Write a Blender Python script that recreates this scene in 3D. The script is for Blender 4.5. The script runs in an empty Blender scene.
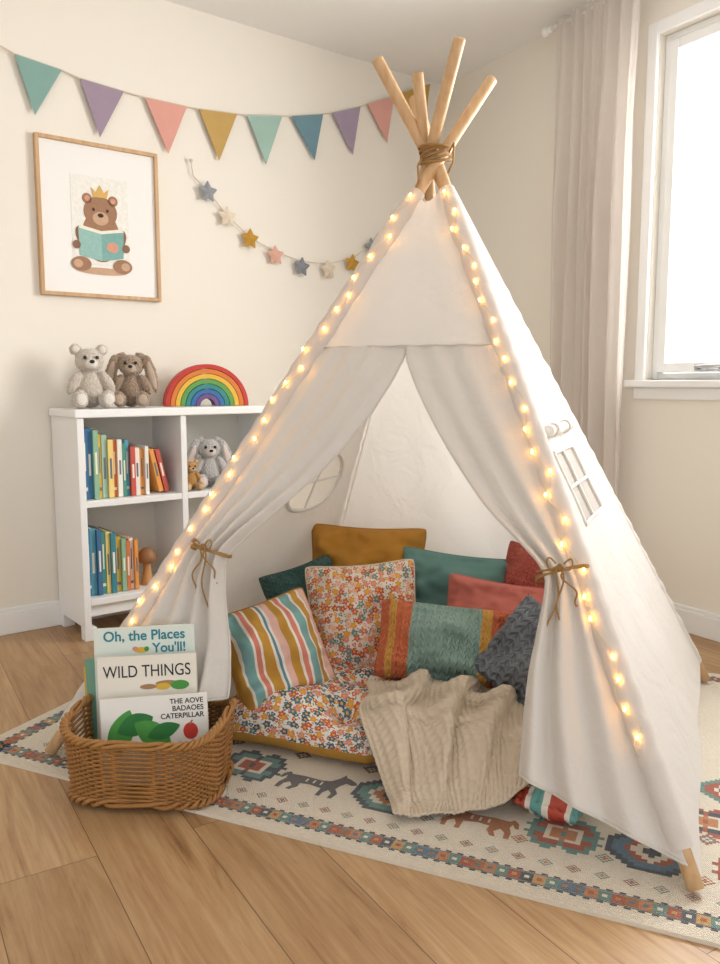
import bpy, bmesh, math, random
from math import sin, cos, pi, radians
from mathutils import Vector as V, Matrix, noise as mnoise
random.seed(7)
COL = bpy.context.scene.collection

# ---------------------------------------------------------------- materials
def lin(h):
    h = h.lstrip('#'); r = [int(h[i:i+2], 16)/255 for i in (0, 2, 4)]
    return tuple((c/12.92 if c <= .04045 else ((c+.055)/1.055)**2.4) for c in r)+(1,)
MATS = {}
class NT:
    def __init__(s, name):
        s.m = bpy.data.materials.new(name); s.m.use_nodes = True
        s.t = s.m.node_tree; s.b = s.t.nodes['Principled BSDF']; s.o = s.t.nodes['Material Output']
    def n(s, ty, **kw):
        x = s.t.nodes.new(ty)
        for k, v in kw.items():
            if k.startswith('i_'):
                key = k[2:]; key = int(key) if key.isdigit() else key.replace('_', ' ')
                x.inputs[key].default_value = v
            else: setattr(x, k, v)
        return x
    def l(s, a, b): s.t.links.new(a, b)
    def math(s, op, a, b=None):
        x = s.n('ShaderNodeMath', operation=op)
        for i, q in enumerate((a, b)):
            if q is None: continue
            if isinstance(q, (int, float)): x.inputs[i].default_value = q
            else: s.l(q, x.inputs[i])
        return x.outputs[0]
    def bump(s, h, strength=.3, dist=.002):
        b = s.n('ShaderNodeBump'); b.inputs['Strength'].default_value = strength; b.inputs['Distance'].default_value = dist
        s.l(h, b.inputs['Height']); s.l(b.outputs[0], s.b.inputs['Normal']); return b
def mat(name, hx, rough=.7, bscale=0, bstr=.3, bdist=.002, var=.06, vscale=6, metal=0, sheen=0):
    k = name
    if k in MATS: return MATS[k]
    t = NT(name); c = lin(hx)
    t.b.inputs['Roughness'].default_value = rough; t.b.inputs['Metallic'].default_value = metal
    if sheen: t.b.inputs['Sheen Weight'].default_value = sheen
    tc = t.n('ShaderNodeTexCoord')
    nz = t.n('ShaderNodeTexNoise', i_Scale=vscale, i_Detail=3.0); t.l(tc.outputs['Object'], nz.inputs['Vector'])
    mx = t.n('ShaderNodeMix', data_type='RGBA'); t.l(nz.outputs['Fac'], mx.inputs[0])
    mx.inputs[6].default_value = tuple(x*(1-var) for x in c[:3])+(1,)
    mx.inputs[7].default_value = tuple(min(1, x*(1+var)) for x in c[:3])+(1,)
    t.l(mx.outputs[2], t.b.inputs['Base Color'])
    if bscale:
        n2 = t.n('ShaderNodeTexNoise', i_Scale=bscale, i_Detail=4.0); t.l(tc.outputs['Object'], n2.inputs['Vector'])
        t.bump(n2.outputs['Fac'], bstr, bdist)
    MATS[k] = t.m; return t.m
def ramp(t, fac, stops, const=True):
    r = t.n('ShaderNodeValToRGB'); cr = r.color_ramp
    if const: cr.interpolation = 'CONSTANT'
    cr.elements[0].position = stops[0][0]; cr.elements[0].color = lin(stops[0][1])
    cr.elements[1].position = stops[1][0]; cr.elements[1].color = lin(stops[1][1])
    for p, h in stops[2:]:
        e = cr.elements.new(p); e.color = lin(h)
    t.l(fac, r.inputs[0]); return r.outputs[0]
def wood(name, c1, c2, rough=.5, axis=2, scale=14):
    t = NT(name); tc = t.n('ShaderNodeTexCoord'); mp = t.n('ShaderNodeMapping')
    sc = [1, 1, 1]; sc[axis] = .06; mp.inputs['Scale'].default_value = sc
    t.l(tc.outputs['Object'], mp.inputs['Vector'])
    nz = t.n('ShaderNodeTexNoise', i_Scale=float(scale*4), i_Detail=5.0); t.l(mp.outputs[0], nz.inputs['Vector'])
    t.l(ramp(t, nz.outputs['Fac'], [(.3, c1), (.7, c2)], False), t.b.inputs['Base Color'])
    t.b.inputs['Roughness'].default_value = rough; t.bump(nz.outputs['Fac'], .15, .001); return t.m
def knit_h(t, nx, ny):
    tc = t.n('ShaderNodeTexCoord'); sp = t.n('ShaderNodeSeparateXYZ'); t.l(tc.outputs['UV'], sp.inputs[0])
    x = t.math('MULTIPLY', sp.outputs[0], nx); y = t.math('MULTIPLY', sp.outputs[1], ny)
    col = t.math('SUBTRACT', t.math('FRACT', x), .5); ac = t.math('ABSOLUTE', col)
    ph = t.math('MULTIPLY', t.math('ADD', y, t.math('MULTIPLY', ac, 1.2)), 2*pi)
    sn = t.math('ADD', t.math('MULTIPLY', t.math('SINE', ph), .5), .5)
    env = t.math('SUBTRACT', 1, t.math('MULTIPLY', t.math('MULTIPLY', col, col), 3.6))
    gap = t.math('MINIMUM', t.math('MULTIPLY', ac, 8), 1)
    return t.math('MULTIPLY', t.math('MULTIPLY', sn, env), gap), sp
def knit(name, hx, nx, ny, strength=.8, dist=.006, stripes=None, dark=.80):
    t = NT(name); h, sp = knit_h(t, nx, ny)
    if stripes: c = ramp(t, sp.outputs[0], stripes)
    else:
        rgb = t.n('ShaderNodeRGB'); rgb.outputs[0].default_value = lin(hx); c = rgb.outputs[0]
    mx = t.n('ShaderNodeMix', data_type='RGBA', blend_type='MULTIPLY'); mx.inputs[0].default_value = 1
    rr = t.n('ShaderNodeMapRange'); t.l(h, rr.inputs[0]); rr.inputs[3].default_value = dark; rr.inputs[4].default_value = 1.05  # valleys between stitches darkened in the colour, painted shade on top of the bump
    t.l(c, mx.inputs[6]); t.l(rr.outputs[0], mx.inputs[7]); t.l(mx.outputs[2], t.b.inputs['Base Color'])
    t.b.inputs['Roughness'].default_value = .95; t.bump(h, strength, dist); return t.m
def floral(name, bg, scale, cols, leaf='7B9A82'):
    """scattered five-petal flowers and leaves from 2D voronoi cells"""
    t = NT(name); tc = t.n('ShaderNodeTexCoord')
    rgb = t.n('ShaderNodeRGB'); rgb.outputs[0].default_value = lin(bg); base = rgb.outputs[0]
    for li, (sc, rad, colors, petals, ctr) in enumerate([(scale*2.1, .36, [leaf, '4F7F86', 'B9C4A0', '8A5A4A'], 2, None),
                                         (scale*1.3, .38, cols[::-1], 3, 'F3D9A0'), (scale, .47, cols, 5, 'E8B04A')]):
        mp = t.n('ShaderNodeMapping'); mp.inputs['Location'].default_value = (li*3.7, li*1.3, li*5.1)
        t.l(tc.outputs['UV'], mp.inputs[0])
        vo = t.n('ShaderNodeTexVoronoi', voronoi_dimensions='2D'); vo.inputs['Scale'].default_value = sc
        vo.inputs['Randomness'].default_value = .75; t.l(mp.outputs[0], vo.inputs['Vector'])
        sv = t.n('ShaderNodeVectorMath', operation='SUBTRACT'); t.l(mp.outputs[0], sv.inputs[0]); t.l(vo.outputs['Position'], sv.inputs[1])
        s2 = t.n('ShaderNodeSeparateXYZ'); t.l(sv.outputs[0], s2.inputs[0])
        ang = t.math('ARCTAN2', s2.outputs[1], s2.outputs[0])
        sc2 = t.n('ShaderNodeSeparateColor'); t.l(vo.outputs['Color'], sc2.inputs[0])
        ang2 = t.math('ADD', ang, t.math('MULTIPLY', sc2.outputs[1], 6.28))
        pet = t.math('MULTIPLY', t.math('COSINE', t.math('MULTIPLY', ang2, float(petals))), .22 if petals > 2 else .5)
        r = t.math('MULTIPLY', rad*(.8 if petals > 2 else .55), t.math('ADD', pet, 1))
        inside = t.math('LESS_THAN', vo.outputs['Distance'], r)
        st = [(i/len(colors), colors[i]) for i in range(len(colors))]
        c = ramp(t, sc2.outputs[0], st)
        mx = t.n('ShaderNodeMix', data_type='RGBA'); t.l(inside, mx.inputs[0]); t.l(base, mx.inputs[6]); t.l(c, mx.inputs[7]); base = mx.outputs[2]
        if ctr:
            ins = t.math('LESS_THAN', vo.outputs['Distance'], rad*.3)
            mx = t.n('ShaderNodeMix', data_type='RGBA'); t.l(ins, mx.inputs[0]); t.l(base, mx.inputs[6]); mx.inputs[7].default_value = lin(ctr); base = mx.outputs[2]
    t.l(base, t.b.inputs['Base Color']); t.b.inputs['Roughness'].default_value = .9
    nz = t.n('ShaderNodeTexNoise', i_Scale=60.0); t.l(tc.outputs['Object'], nz.inputs['Vector']); t.bump(nz.outputs['Fac'], .2, .002)
    return t.m
def cloth(name, hx, trans=.3, rough=.9, alpha=1.0, wscale=9, bs=.6, bd=.016):
    t = NT(name); tc = t.n('ShaderNodeTexCoord')
    t.b.inputs['Base Color'].default_value = lin(hx); t.b.inputs['Roughness'].default_value = rough
    nz = t.n('ShaderNodeTexNoise', i_Scale=float(wscale), i_Detail=6.0, i_Distortion=.8); t.l(tc.outputs['Object'], nz.inputs['Vector'])
    nf = t.n('ShaderNodeTexNoise', i_Scale=260.0, i_Detail=1.0); t.l(tc.outputs['Object'], nf.inputs['Vector'])
    hh = t.math('ADD', nz.outputs['Fac'], t.math('MULTIPLY', nf.outputs['Fac'], .05))
    b = t.bump(hh, bs, bd)
    tr = t.n('ShaderNodeBsdfTranslucent'); tr.inputs[0].default_value = lin(hx); t.l(b.outputs[0], tr.inputs['Normal'])
    ms = t.n('ShaderNodeMixShader'); ms.inputs[0].default_value = trans
    t.l(t.b.outputs[0], ms.inputs[1]); t.l(tr.outputs[0], ms.inputs[2]); out = ms.outputs[0]
    if alpha < 1:
        tp = t.n('ShaderNodeBsdfTransparent'); m2 = t.n('ShaderNodeMixShader'); m2.inputs[0].default_value = alpha
        t.l(tp.outputs[0], m2.inputs[1]); t.l(out, m2.inputs[2]); out = m2.outputs[0]
    t.l(out, t.o.inputs[0]); return t.m
def emit(name, hx, s):
    t = NT(name); e = t.n('ShaderNodeEmission'); e.inputs[0].default_value = lin(hx); e.inputs[1].default_value = s
    t.l(e.outputs[0], t.o.inputs[0]); return t.m

# ---------------------------------------------------------------- mesh builder
class MB:
    def __init__(s): s.v = []; s.f = []; s.m = []; s.uv = []
    def add(s, vs, fs, mi=0, M=None, uvs=None):
        o = len(s.v)
        for q in vs:
            q = V(q); s.v.append(M @ q if M else q)
        for k, q in enumerate(fs):
            s.f.append([o+i for i in q]); s.m.append(mi)
            s.uv.append([uvs[i] for i in q] if uvs else [(0, 0)]*len(q))
    def box(s, x0, x1, y0, y1, z0, z1, mi=0, M=None):
        vs = [(x, y, z) for z in (z0, z1) for y in (y0, y1) for x in (x0, x1)]
        s.add(vs, [(0, 2, 3, 1), (4, 5, 7, 6), (0, 1, 5, 4), (2, 6, 7, 3), (0, 4, 6, 2), (1, 3, 7, 5)], mi, M)
    def tube(s, pts, r, n=8, mi=0, closed=False, cap=True, M=None):
        pts = [V(p) for p in pts]; N = len(pts); rr = r if isinstance(r, (list, tuple)) else [r]*N
        vs = []; prev = None
        for i, p in enumerate(pts):
            a = pts[(i-1) % N] if (closed or i > 0) else p
            b = pts[(i+1) % N] if (closed or i < N-1) else p
            d = (b-a).normalized()
            if prev is None:
                up = V((0, 0, 1)) if abs(d.z) < .9 else V((1, 0, 0)); e = d.cross(up).normalized()
            else:
                e = (prev-d*prev.dot(d)).normalized()
            prev = e; g = d.cross(e)
            for k in range(n):
                an = 2*pi*k/n; vs.append(p+(e*cos(an)+g*sin(an))*rr[i])
        fs = []
        for i in range(N if closed else N-1):
            j = (i+1) % N
            for k in range(n): fs.append((i*n+k, i*n+(k+1) % n, j*n+(k+1) % n, j*n+k))
        if cap and not closed:
            fs.append(tuple(range(n))[::-1]); fs.append(tuple((N-1)*n+k for k in range(n)))
        s.add(vs, fs, mi, M)
    def ell(s, c, r, mi=0, M=None, n=16, m=10):
        c = V(c); vs = [c+V((0, 0, r[2]))]; fs = []
        for i in range(1, m):
            th = pi*i/m
            for k in range(n): ph = 2*pi*k/n; vs.append(c+V((r[0]*sin(th)*cos(ph), r[1]*sin(th)*sin(ph), r[2]*cos(th))))
        vs.append(c-V((0, 0, r[2])))
        for k in range(n): fs.append((0, 1+k, 1+(k+1) % n))
        for i in range(m-2):
            for k in range(n): a = 1+i*n; fs.append((a+k, a+n+k, a+n+(k+1) % n, a+(k+1) % n))
        a = 1+(m-2)*n
        for k in range(n): fs.append((a+k, len(vs)-1, a+(k+1) % n))
        s.add(vs, fs, mi, M)
    def prism(s, poly, y0, y1, mi=0, M=None):
        n = len(poly)
        vs = [(x, y0, z) for x, z in poly]+[(x, y1, z) for x, z in poly]
        fs = [tuple(range(n)), tuple(range(2*n-1, n-1, -1))]+[(i, i+n, (i+1) % n+n, (i+1) % n) for i in range(n)]
        s.add(vs, fs, mi, M)
    def grid(s, fn, nu, nv, mi=0, skip=None, us=None, ws=None, uvf=None):
        us = us or [i/nu for i in range(nu+1)]; ws = ws or [j/nv for j in range(nv+1)]
        vs = [fn(u, w) for w in ws for u in us]; uv = [(uvf(u, w) if uvf else (u, w)) for w in ws for u in us]; W = len(us)
        fs = []
        for j in range(len(ws)-1):
            for i in range(len(us)-1):
                if skip and skip((us[i]+us[i+1])/2, (ws[j]+ws[j+1])/2): continue
                fs.append((j*W+i, j*W+i+1, (j+1)*W+i+1, (j+1)*W+i))
        s.add(vs, fs, mi, None, uv)
    def obj(s, name, mats, parent=None, smooth=False, bevel=0, M=None, weld=False, solid=0):
        me = bpy.data.meshes.new(name); me.from_pydata([tuple(q) for q in s.v], [], s.f)
        for m in (mats if isinstance(mats, (list, tuple)) else [mats]): me.materials.append(m)
        me.polygons.foreach_set('material_index', s.m)
        ul = me.uv_layers.new(name='UVMap')
        flat = [c for face in s.uv for q in face for c in q]
        if len(flat) == len(ul.data)*2: ul.data.foreach_set('uv', flat)
        if smooth: me.polygons.foreach_set('use_smooth', [True]*len(me.polygons))
        me.update()
        if weld:
            bm = bmesh.new(); bm.from_mesh(me); bmesh.ops.remove_doubles(bm, verts=bm.verts, dist=1e-5)
            bmesh.ops.recalc_face_normals(bm, faces=bm.faces); bm.to_mesh(me); bm.free()
        o = bpy.data.objects.new(name, me); COL.objects.link(o)
        if parent: o.parent = parent
        if M is not None: o.matrix_local = M
        if bevel:
            b = o.modifiers.new('bevel', 'BEVEL'); b.width = bevel; b.segments = 2; b.limit_method = 'ANGLE'
        if solid:
            b = o.modifiers.new('solid', 'SOLIDIFY'); b.thickness = solid; b.offset = 0
        return o
def thing(o, label, cat, group=None):
    o['label'] = label; o['category'] = cat
    if group: o['group'] = group
    return o
def empty(name, M, label, cat, group=None):
    o = bpy.data.objects.new(name, None); o.empty_display_size = .05; COL.objects.link(o); o.matrix_world = M
    return thing(o, label, cat, group)
def struct(o): o['kind'] = 'structure'; return o
T = Matrix.Translation
def R(a, ax): return Matrix.Rotation(radians(a), 4, ax)
def text(body, size, m, parent, x, y, z, name='lettering', align='CENTER', sx=1, bold=0.0):
    cu = bpy.data.curves.new('f', 'FONT'); cu.body = body; cu.size = size; cu.align_x = align; cu.extrude = .0004; cu.offset = bold
    tmp = bpy.data.objects.new('f', cu); COL.objects.link(tmp); bpy.context.view_layer.update()
    me = bpy.data.meshes.new_from_object(tmp); bpy.data.objects.remove(tmp)
    me.name = name; me.materials.clear(); me.materials.append(m)
    me.transform(T((x, y, z)) @ R(90, 'X') @ Matrix.Diagonal((sx, 1, 1, 1)))
    o = bpy.data.objects.new(name, me); COL.objects.link(o); o.parent = parent; return o

# ---------------------------------------------------------------- frames of the room
C = V((.427, 4.407, 0))
Ld = V((1.27, 1, 0)).normalized(); Lo = V((-Ld.y, Ld.x, 0))
Rd = V((1, -1.65, 0)).normalized(); Ro = V((-Rd.y, Rd.x, 0))
def frame(d, o):
    return Matrix(((d.x, o.x, 0, C.x), (d.y, o.y, 0, C.y), (0, 0, 1, 0), (0, 0, 0, 1)))
ML = frame(Ld, Lo); MR = frame(Rd, Ro)
ZC = 2.45

m_wall = mat('wall_paint', 'F0EADE', .9, 180, .08, .001, .01, 2)
m_ceil = mat('ceiling_paint', 'F5F4F2', .95, 120, .05, .001, .01, 2)
m_trim = mat('white_trim', 'F4F4F2', .45, 0, var=.01)
m_white = mat('white_lacquer', 'F3F3F1', .4, 0, var=.015)
m_pole = wood('pole_pine', 'C69D70', 'DDBA8D', .5)
m_frame = wood('oak_frame', 'BE9669', 'D4B087', .5)
m_rope = mat('jute_rope', 'A8824F', .95, 300, .9, .003, .25, 90)
m_canvas = cloth('tent_canvas', 'F0ECE6', .36, bs=.6, bd=.014)
m_hem = cloth('tent_hem', 'E6E1D8', .2)
m_black = mat('black_thread', '1E1B1A', .35)
m_paper = mat('book_pages', 'EFE7D6', .9, 400, .3, .001)

# floor
t = NT('oak_planks'); tc = t.n('ShaderNodeTexCoord'); mp = t.n('ShaderNodeMapping')
mp.inputs['Rotation'].default_value = (0, 0, radians(58.8)); mp.inputs['Location'].default_value = (.3, .05, 0)
t.l(tc.outputs['Object'], mp.inputs[0])
br = t.n('ShaderNodeTexBrick'); br.offset = .37; br.inputs['Scale'].default_value = 1
br.inputs['Brick Width'].default_value = 1.3; br.inputs['Row Height'].default_value = .2
br.inputs['Mortar Size'].default_value = .0011; br.inputs['Mortar Smooth'].default_value = .3
br.inputs['Color1'].default_value = (0, 0, 0, 1); br.inputs['Color2'].default_value = (1, 1, 1, 1); br.inputs['Mortar'].default_value = (.5, .5, .5, 1)
t.l(mp.outputs[0], br.inputs[0])
sp = t.n('ShaderNodeSeparateXYZ'); t.l(mp.outputs[0], sp.inputs[0])
sc = t.n('ShaderNodeSeparateColor'); t.l(br.outputs['Color'], sc.inputs[0])
cb = t.n('ShaderNodeCombineXYZ'); t.l(t.math('MULTIPLY', sp.outputs[0], 1.3), cb.inputs[0])
t.l(t.math('MULTIPLY', sp.outputs[1], 10), cb.inputs[1]); t.l(t.math('MULTIPLY', sc.outputs[0], 17), cb.inputs[2])
nz = t.n('ShaderNodeTexNoise', i_Scale=1.6, i_Detail=10.0, i_Roughness=.62, i_Distortion=1.4); t.l(cb.outputs[0], nz.inputs[0])
cb3 = t.n('ShaderNodeCombineXYZ'); t.l(t.math('MULTIPLY', sp.outputs[0], 4), cb3.inputs[0])
t.l(t.math('MULTIPLY', sp.outputs[1], 130), cb3.inputs[1]); t.l(t.math('MULTIPLY', sc.outputs[0], 9), cb3.inputs[2])
nz2 = t.n('ShaderNodeTexNoise', i_Scale=1.0, i_Detail=4.0, i_Roughness=.7); t.l(cb3.outputs[0], nz2.inputs[0])
mixn = t.math('ADD', t.math('MULTIPLY', nz.outputs['Fac'], .6), t.math('MULTIPLY', nz2.outputs['Fac'], .4))
g = ramp(t, mixn, [(.32, '8E6B47'), (.43, 'B18C63'), (.54, 'C09E74'), (.68, 'CCAE86')], False)
kn = t.n('ShaderNodeTexVoronoi'); kn.inputs['Scale'].default_value = 1.0
cb2 = t.n('ShaderNodeCombineXYZ'); t.l(t.math('MULTIPLY', sp.outputs[0], 2.4), cb2.inputs[0]); t.l(t.math('MULTIPLY', sp.outputs[1], 5.0), cb2.inputs[1])
t.l(cb2.outputs[0], kn.inputs['Vector'])
kf = t.n('ShaderNodeMapRange'); t.l(kn.outputs['Distance'], kf.inputs[0]); kf.inputs[1].default_value = .02; kf.inputs[2].default_value = .13; kf.inputs[3].default_value = .9; kf.inputs[4].default_value = 0
k1 = t.n('ShaderNodeMix', data_type='RGBA'); t.l(kf.outputs[0], k1.inputs[0]); t.l(g, k1.inputs[6]); k1.inputs[7].default_value = lin('6E4F36')
tint = t.n('ShaderNodeMix', data_type='RGBA', blend_type='MULTIPLY'); tint.inputs[0].default_value = 1
t.l(k1.outputs[2], tint.inputs[6]); t.l(ramp(t, sc.outputs[0], [(0, 'E4DDD5'), (1, 'FFFDFB')], False), tint.inputs[7])
mo = t.n('ShaderNodeMix', data_type='RGBA'); t.l(br.outputs['Fac'], mo.inputs[0]); t.l(tint.outputs[2], mo.inputs[6]); mo.inputs[7].default_value = lin('6A503A')
t.l(mo.outputs[2], t.b.inputs['Base Color']); t.b.inputs['Roughness'].default_value = .42
t.bump(t.math('SUBTRACT', t.math('MULTIPLY', mixn, .3), br.outputs['Fac']), .25, .002)
m_floor = t.m

# ---------------------------------------------------------------- room shell
def slab(name, z0, z1, m, ext=.14):
    c0 = C+V((-.02, .22, 0)); a = C+Ld*-6+Lo*ext; d_ = C+Rd*5.2+Ro*ext
    poly = [(a.x, a.y), (a.x, -1.6), (d_.x, -1.6), (d_.x, d_.y), (c0.x+.1, c0.y)]
    n = len(poly); b = MB(); vs = [(x, y, z0) for x, y in poly]+[(x, y, z1) for x, y in poly]
    b.add(vs, [tuple(range(n))[::-1], tuple(range(n, 2*n))]+[(i, (i+1) % n, (i+1) % n+n, i+n) for i in range(n)])
    o = b.obj(name, m, weld=True); return struct(o)
slab('floor', -.1, 0, m_floor); slab('ceiling', ZC, ZC+.1, m_ceil)
b = MB(); b.box(-6, .1, 0, .12, 0, ZC); struct(b.obj('wall_left', m_wall, M=ML))
WS0, WS1, WZ0, WZ1 = 1.35, 2.55, .955, 2.24
b = MB()
b.box(-.1, WS0, 0, .16, 0, ZC); b.box(WS1, 5, 0, .16, 0, ZC); b.box(WS0, WS1, 0, .16, 0, WZ0); b.box(WS0, WS1, 0, .16, WZ1, ZC)
struct(b.obj('wall_right', m_wall, M=MR))
b = MB(); b.box(-6, 0, -.016, 0, 0, .085); b.box(-6, 0, -.010, 0, .085, .1); struct(b.obj('baseboard_left', m_trim, M=ML, bevel=.003))
b = MB(); b.box(0, 5, -.016, 0, 0, .085); b.box(0, 5, -.010, 0, .085, .1); struct(b.obj('baseboard_right', m_trim, M=MR, bevel=.003))
win = bpy.data.objects.new('window_1', None); COL.objects.link(win); win.matrix_world = MR; struct(win)
b = MB(); cw = .045
b.box(WS0-cw, WS0, -.018, 0, WZ0-.02, WZ1+cw); b.box(WS1, WS1+cw, -.018, 0, WZ0-.02, WZ1+cw)
b.box(WS0, WS1, -.018, 0, WZ1, WZ1+cw)
b.obj('casing', m_trim, win, bevel=.004)
b = MB(); b.box(WS0-.07, WS1+.07, -.05, .05, WZ0-.028, WZ0); b.box(WS0-.05, WS1+.05, -.016, 0, WZ0-.075, WZ0-.028)
b.obj('sill', m_trim, win, bevel=.005)
b = MB(); a = .026
b.box(WS0, WS0+a, .03, .11, WZ0, WZ1); b.box(WS1-a, WS1, .03, .11, WZ0, WZ1); b.box(WS0+a, WS1-a, .03, .11, WZ0, WZ0+a); b.box(WS0+a, WS1-a, .03, .11, WZ1-a, WZ1)
b.obj('frame', m_trim, win, bevel=.004)
b = MB(); x0, x1, z0, z1 = WS0+a+.003, WS1-a-.003, WZ0+a+.003, WZ1-a-.003; a2 = .038
b.box(x0, x0+a2, .02, .08, z0, z1); b.box(x1-a2, x1, .02, .08, z0, z1); b.box(x0+a2, x1-a2, .02, .08, z0, z0+a2); b.box(x0+a2, x1-a2, .02, .08, z1-a2, z1)
b.obj('sash', m_white, win, bevel=.004)
t = NT('window_glass'); tp = t.n('ShaderNodeBsdfTransparent'); gl = t.n('ShaderNodeBsdfGlossy'); gl.inputs['Roughness'].default_value = .02
ms = t.n('ShaderNodeMixShader'); ms.inputs[0].default_value = .04; t.l(tp.outputs[0], ms.inputs[1]); t.l(gl.outputs[0], ms.inputs[2]); t.l(ms.outputs[0], t.o.inputs[0])
b = MB(); b.box(x0+a2, x1-a2, .05, .055, z0+a2, z1-a2); b.obj('glass', t.m, win)
m_metal = mat('brushed_metal', 'B9BABA', .35, metal=.6)
b = MB(); b.box(1.56, 1.66, .008, .02, WZ0+.035, WZ0+.058); b.tube([(1.58, .01, WZ0+.045), (1.58, -.012, WZ0+.048), (1.62, -.02, WZ0+.05), (1.70, -.02, WZ0+.052)], .007)
b.obj('handle', m_metal, win, smooth=True)

# curtain and rod
rod = empty('curtain_rod', MR @ T((.84, -.09, 2.405)), 'white metal curtain rod with a round finial above the window', 'curtain rod')
b = MB(); b.tube([(0, 0, 0), (2.0, 0, 0)], .009, 12); b.obj('rod', m_white, rod, smooth=True)
b = MB(); b.ell((-.01, 0, 0), (.02, .02, .02)); b.tube([(.005, 0, 0), (.03, 0, 0)], .013, 12); b.obj('finial', m_white, rod, smooth=True)
b = MB(); b.tube([(.035, 0, 0), (.035, .088, 0)], .007, 10); b.tube([(.035, .078, 0), (.035, .09, 0)], .022, 12); b.obj('bracket', m_white, rod, smooth=True)
m_cur = cloth('sheer_linen', 'ECE5DF', .5, .95, .78, 3, .3, .008)
def ns0(x, y): return mnoise.noise(V((x, y, 3.3)))
def cur(u, w):
    z = 2.43-w*2.41
    s0 = .895+.05*w; s1 = 1.335-.02*sin(pi*w)
    uw = u+.030*sin(u*11+1)+.028*ns0(u*4, w*1.5)
    ph = uw*2*pi*7
    am = (.012+.026*min(1, w*3))*(.45+.55*abs(sin(u*5+.7+w*1.1)))
    k = u+.014*sin(ph+1.2)
    return (s0+(s1-s0)*k, -.095+am*sin(ph)-.006*sin(ph*2.3+w*3)+.014*ns0(u*5, w*3), z)
b = MB(); b.grid(cur, 240, 70)
c_o = b.obj('curtain', m_cur, smooth=True, M=MR)
thing(c_o, 'sheer off-white linen curtain hanging beside the window', 'curtain')

# ---------------------------------------------------------------- rug
P0 = V((-1.011, 2.002, 0)); e1 = V((.9126, -.4089, 0)); e2 = V((.4089, .9126, 0))
MRug = Matrix(((e1.x, e2.x, 0, P0.x), (e1.y, e2.y, 0, P0.y), (0, 0, 1, 0), (0, 0, 0, 1)))
RC = dict(w='E4DAC8', n='43525F', t='648F8A', r='A85846', o='C08358', b='587A90', y='C69B62', p='BC8170', d='616165', k='A86A42', g='8A979C')
keys = list(RC)
def rugmat(k):
    nm = 'rug_wool_'+{'w': 'cream', 'n': 'navy', 't': 'teal', 'r': 'red', 'o': 'orange', 'b': 'blue', 'y': 'ochre', 'p': 'pink', 'd': 'charcoal', 'k': 'rust', 'g': 'grey'}[k]
    t = NT(nm); tc = t.n('ShaderNodeTexCoord'); sp = t.n('ShaderNodeSeparateXYZ'); t.l(tc.outputs['Object'], sp.inputs[0])
    wx = t.math('SINE', t.math('MULTIPLY', sp.outputs[0], 1250)); wy = t.math('SINE', t.math('MULTIPLY', sp.outputs[1], 900))
    wv_ = t.math('MULTIPLY', wx, wy)
    nz = t.n('ShaderNodeTexNoise', i_Scale=110.0, i_Detail=4.0); t.l(tc.outputs['Object'], nz.inputs[0])
    nb = t.n('ShaderNodeTexNoise', i_Scale=5.0, i_Detail=3.0); t.l(tc.outputs['Object'], nb.inputs[0])
    f = t.math('ADD', t.math('MULTIPLY', nz.outputs['Fac'], .7), t.math('MULTIPLY', nb.outputs['Fac'], .5))
    c = lin(RC[k]); cw_ = lin('E4DAC8')
    mx = t.n('ShaderNodeMix', data_type='RGBA'); t.l(t.math('MINIMUM', t.math('MAXIMUM', t.math('SUBTRACT', f, .1), 0), 1), mx.inputs[0])
    mx.inputs[6].default_value = tuple(x*.84 for x in c[:3])+(1,)
    mx.inputs[7].default_value = tuple(min(1, x*.88+y*.18) for x, y in zip(c[:3], cw_[:3]))+(1,)
    t.l(mx.outputs[2], t.b.inputs['Base Color']); t.b.inputs['Roughness'].default_value = .97
    t.bump(t.math('ADD', t.math('MULTIPLY', wv_, .3), nz.outputs['Fac']), .9, .003); return t.m
b = MB(); RWD, RH = 2.24, 1.40
b.box(0, RWD, 0, RH, 0, .008, 0)
def cell(x, y, sx, sy, k, z=.0085): b.add([(x, y, z), (x+sx, y, z), (x+sx, y+sy, z), (x, y+sy, z)], [(0, 1, 2, 3)], keys.index(k))
def art(rows, cx, cy, s, cm=None, sx=1.0):
    h = len(rows)
    for j, row in enumerate(rows):
        i = 0
        while i < len(row):
            ch = row[i]; e = i
            while e < len(row) and row[e] == ch: e += 1
            if ch not in '. ':
                k = (cm or {}).get(ch, ch)
                cell(cx+(i-len(row)/2)*s*sx, cy+(h/2-1-j)*s, s*sx*(e-i), s, k)
            i = e
MED = ["....AAAAAAA....", "...AABBBBBAA...", "..AABBBBBBBAA..", ".AABBCCDCCBBAA.", "AABBCCDDDCCBBAA", "ABBBCDDADDCBBBA", "ABBCDDAAADDCBBA", "ABBCDDAAADDCBBA", "ABBBCDDADDCBBBA", "AABBCCDDDCCBBAA", ".AABBCCDCCBBAA.", "..AABBBBBBBAA..", "...AABBBBBAA...", "....AAAAAAA...."]
MED2 = ["....AA...AA....", "..AAAAA.AAAAA..", "..ABBBBABBBBA..", ".AABBBBABBBBAA.", ".ABBCCCDCCCBBA.", "AABBCDDDDDCBBAA", ".AAACDDADDCAAA.", ".AAACDDADDCAAA.", "AABBCDDDDDCBBAA", ".ABBCCCDCCCBBA.", ".AABBBBABBBBAA.", "..ABBBBABBBBA..", "..AAAAA.AAAAA..", "....AA...AA...."]
DIA = ["...A...", "..ABA..", ".ABCBA.", "ABCDCBA", ".ABCBA.", "..ABA..", "...A..."]
def med(kind, x, y, s, A, B, Cc, D): art(kind, x, y, s, dict(A=A, B=B, C=Cc, D=D), 1.12)
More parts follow.
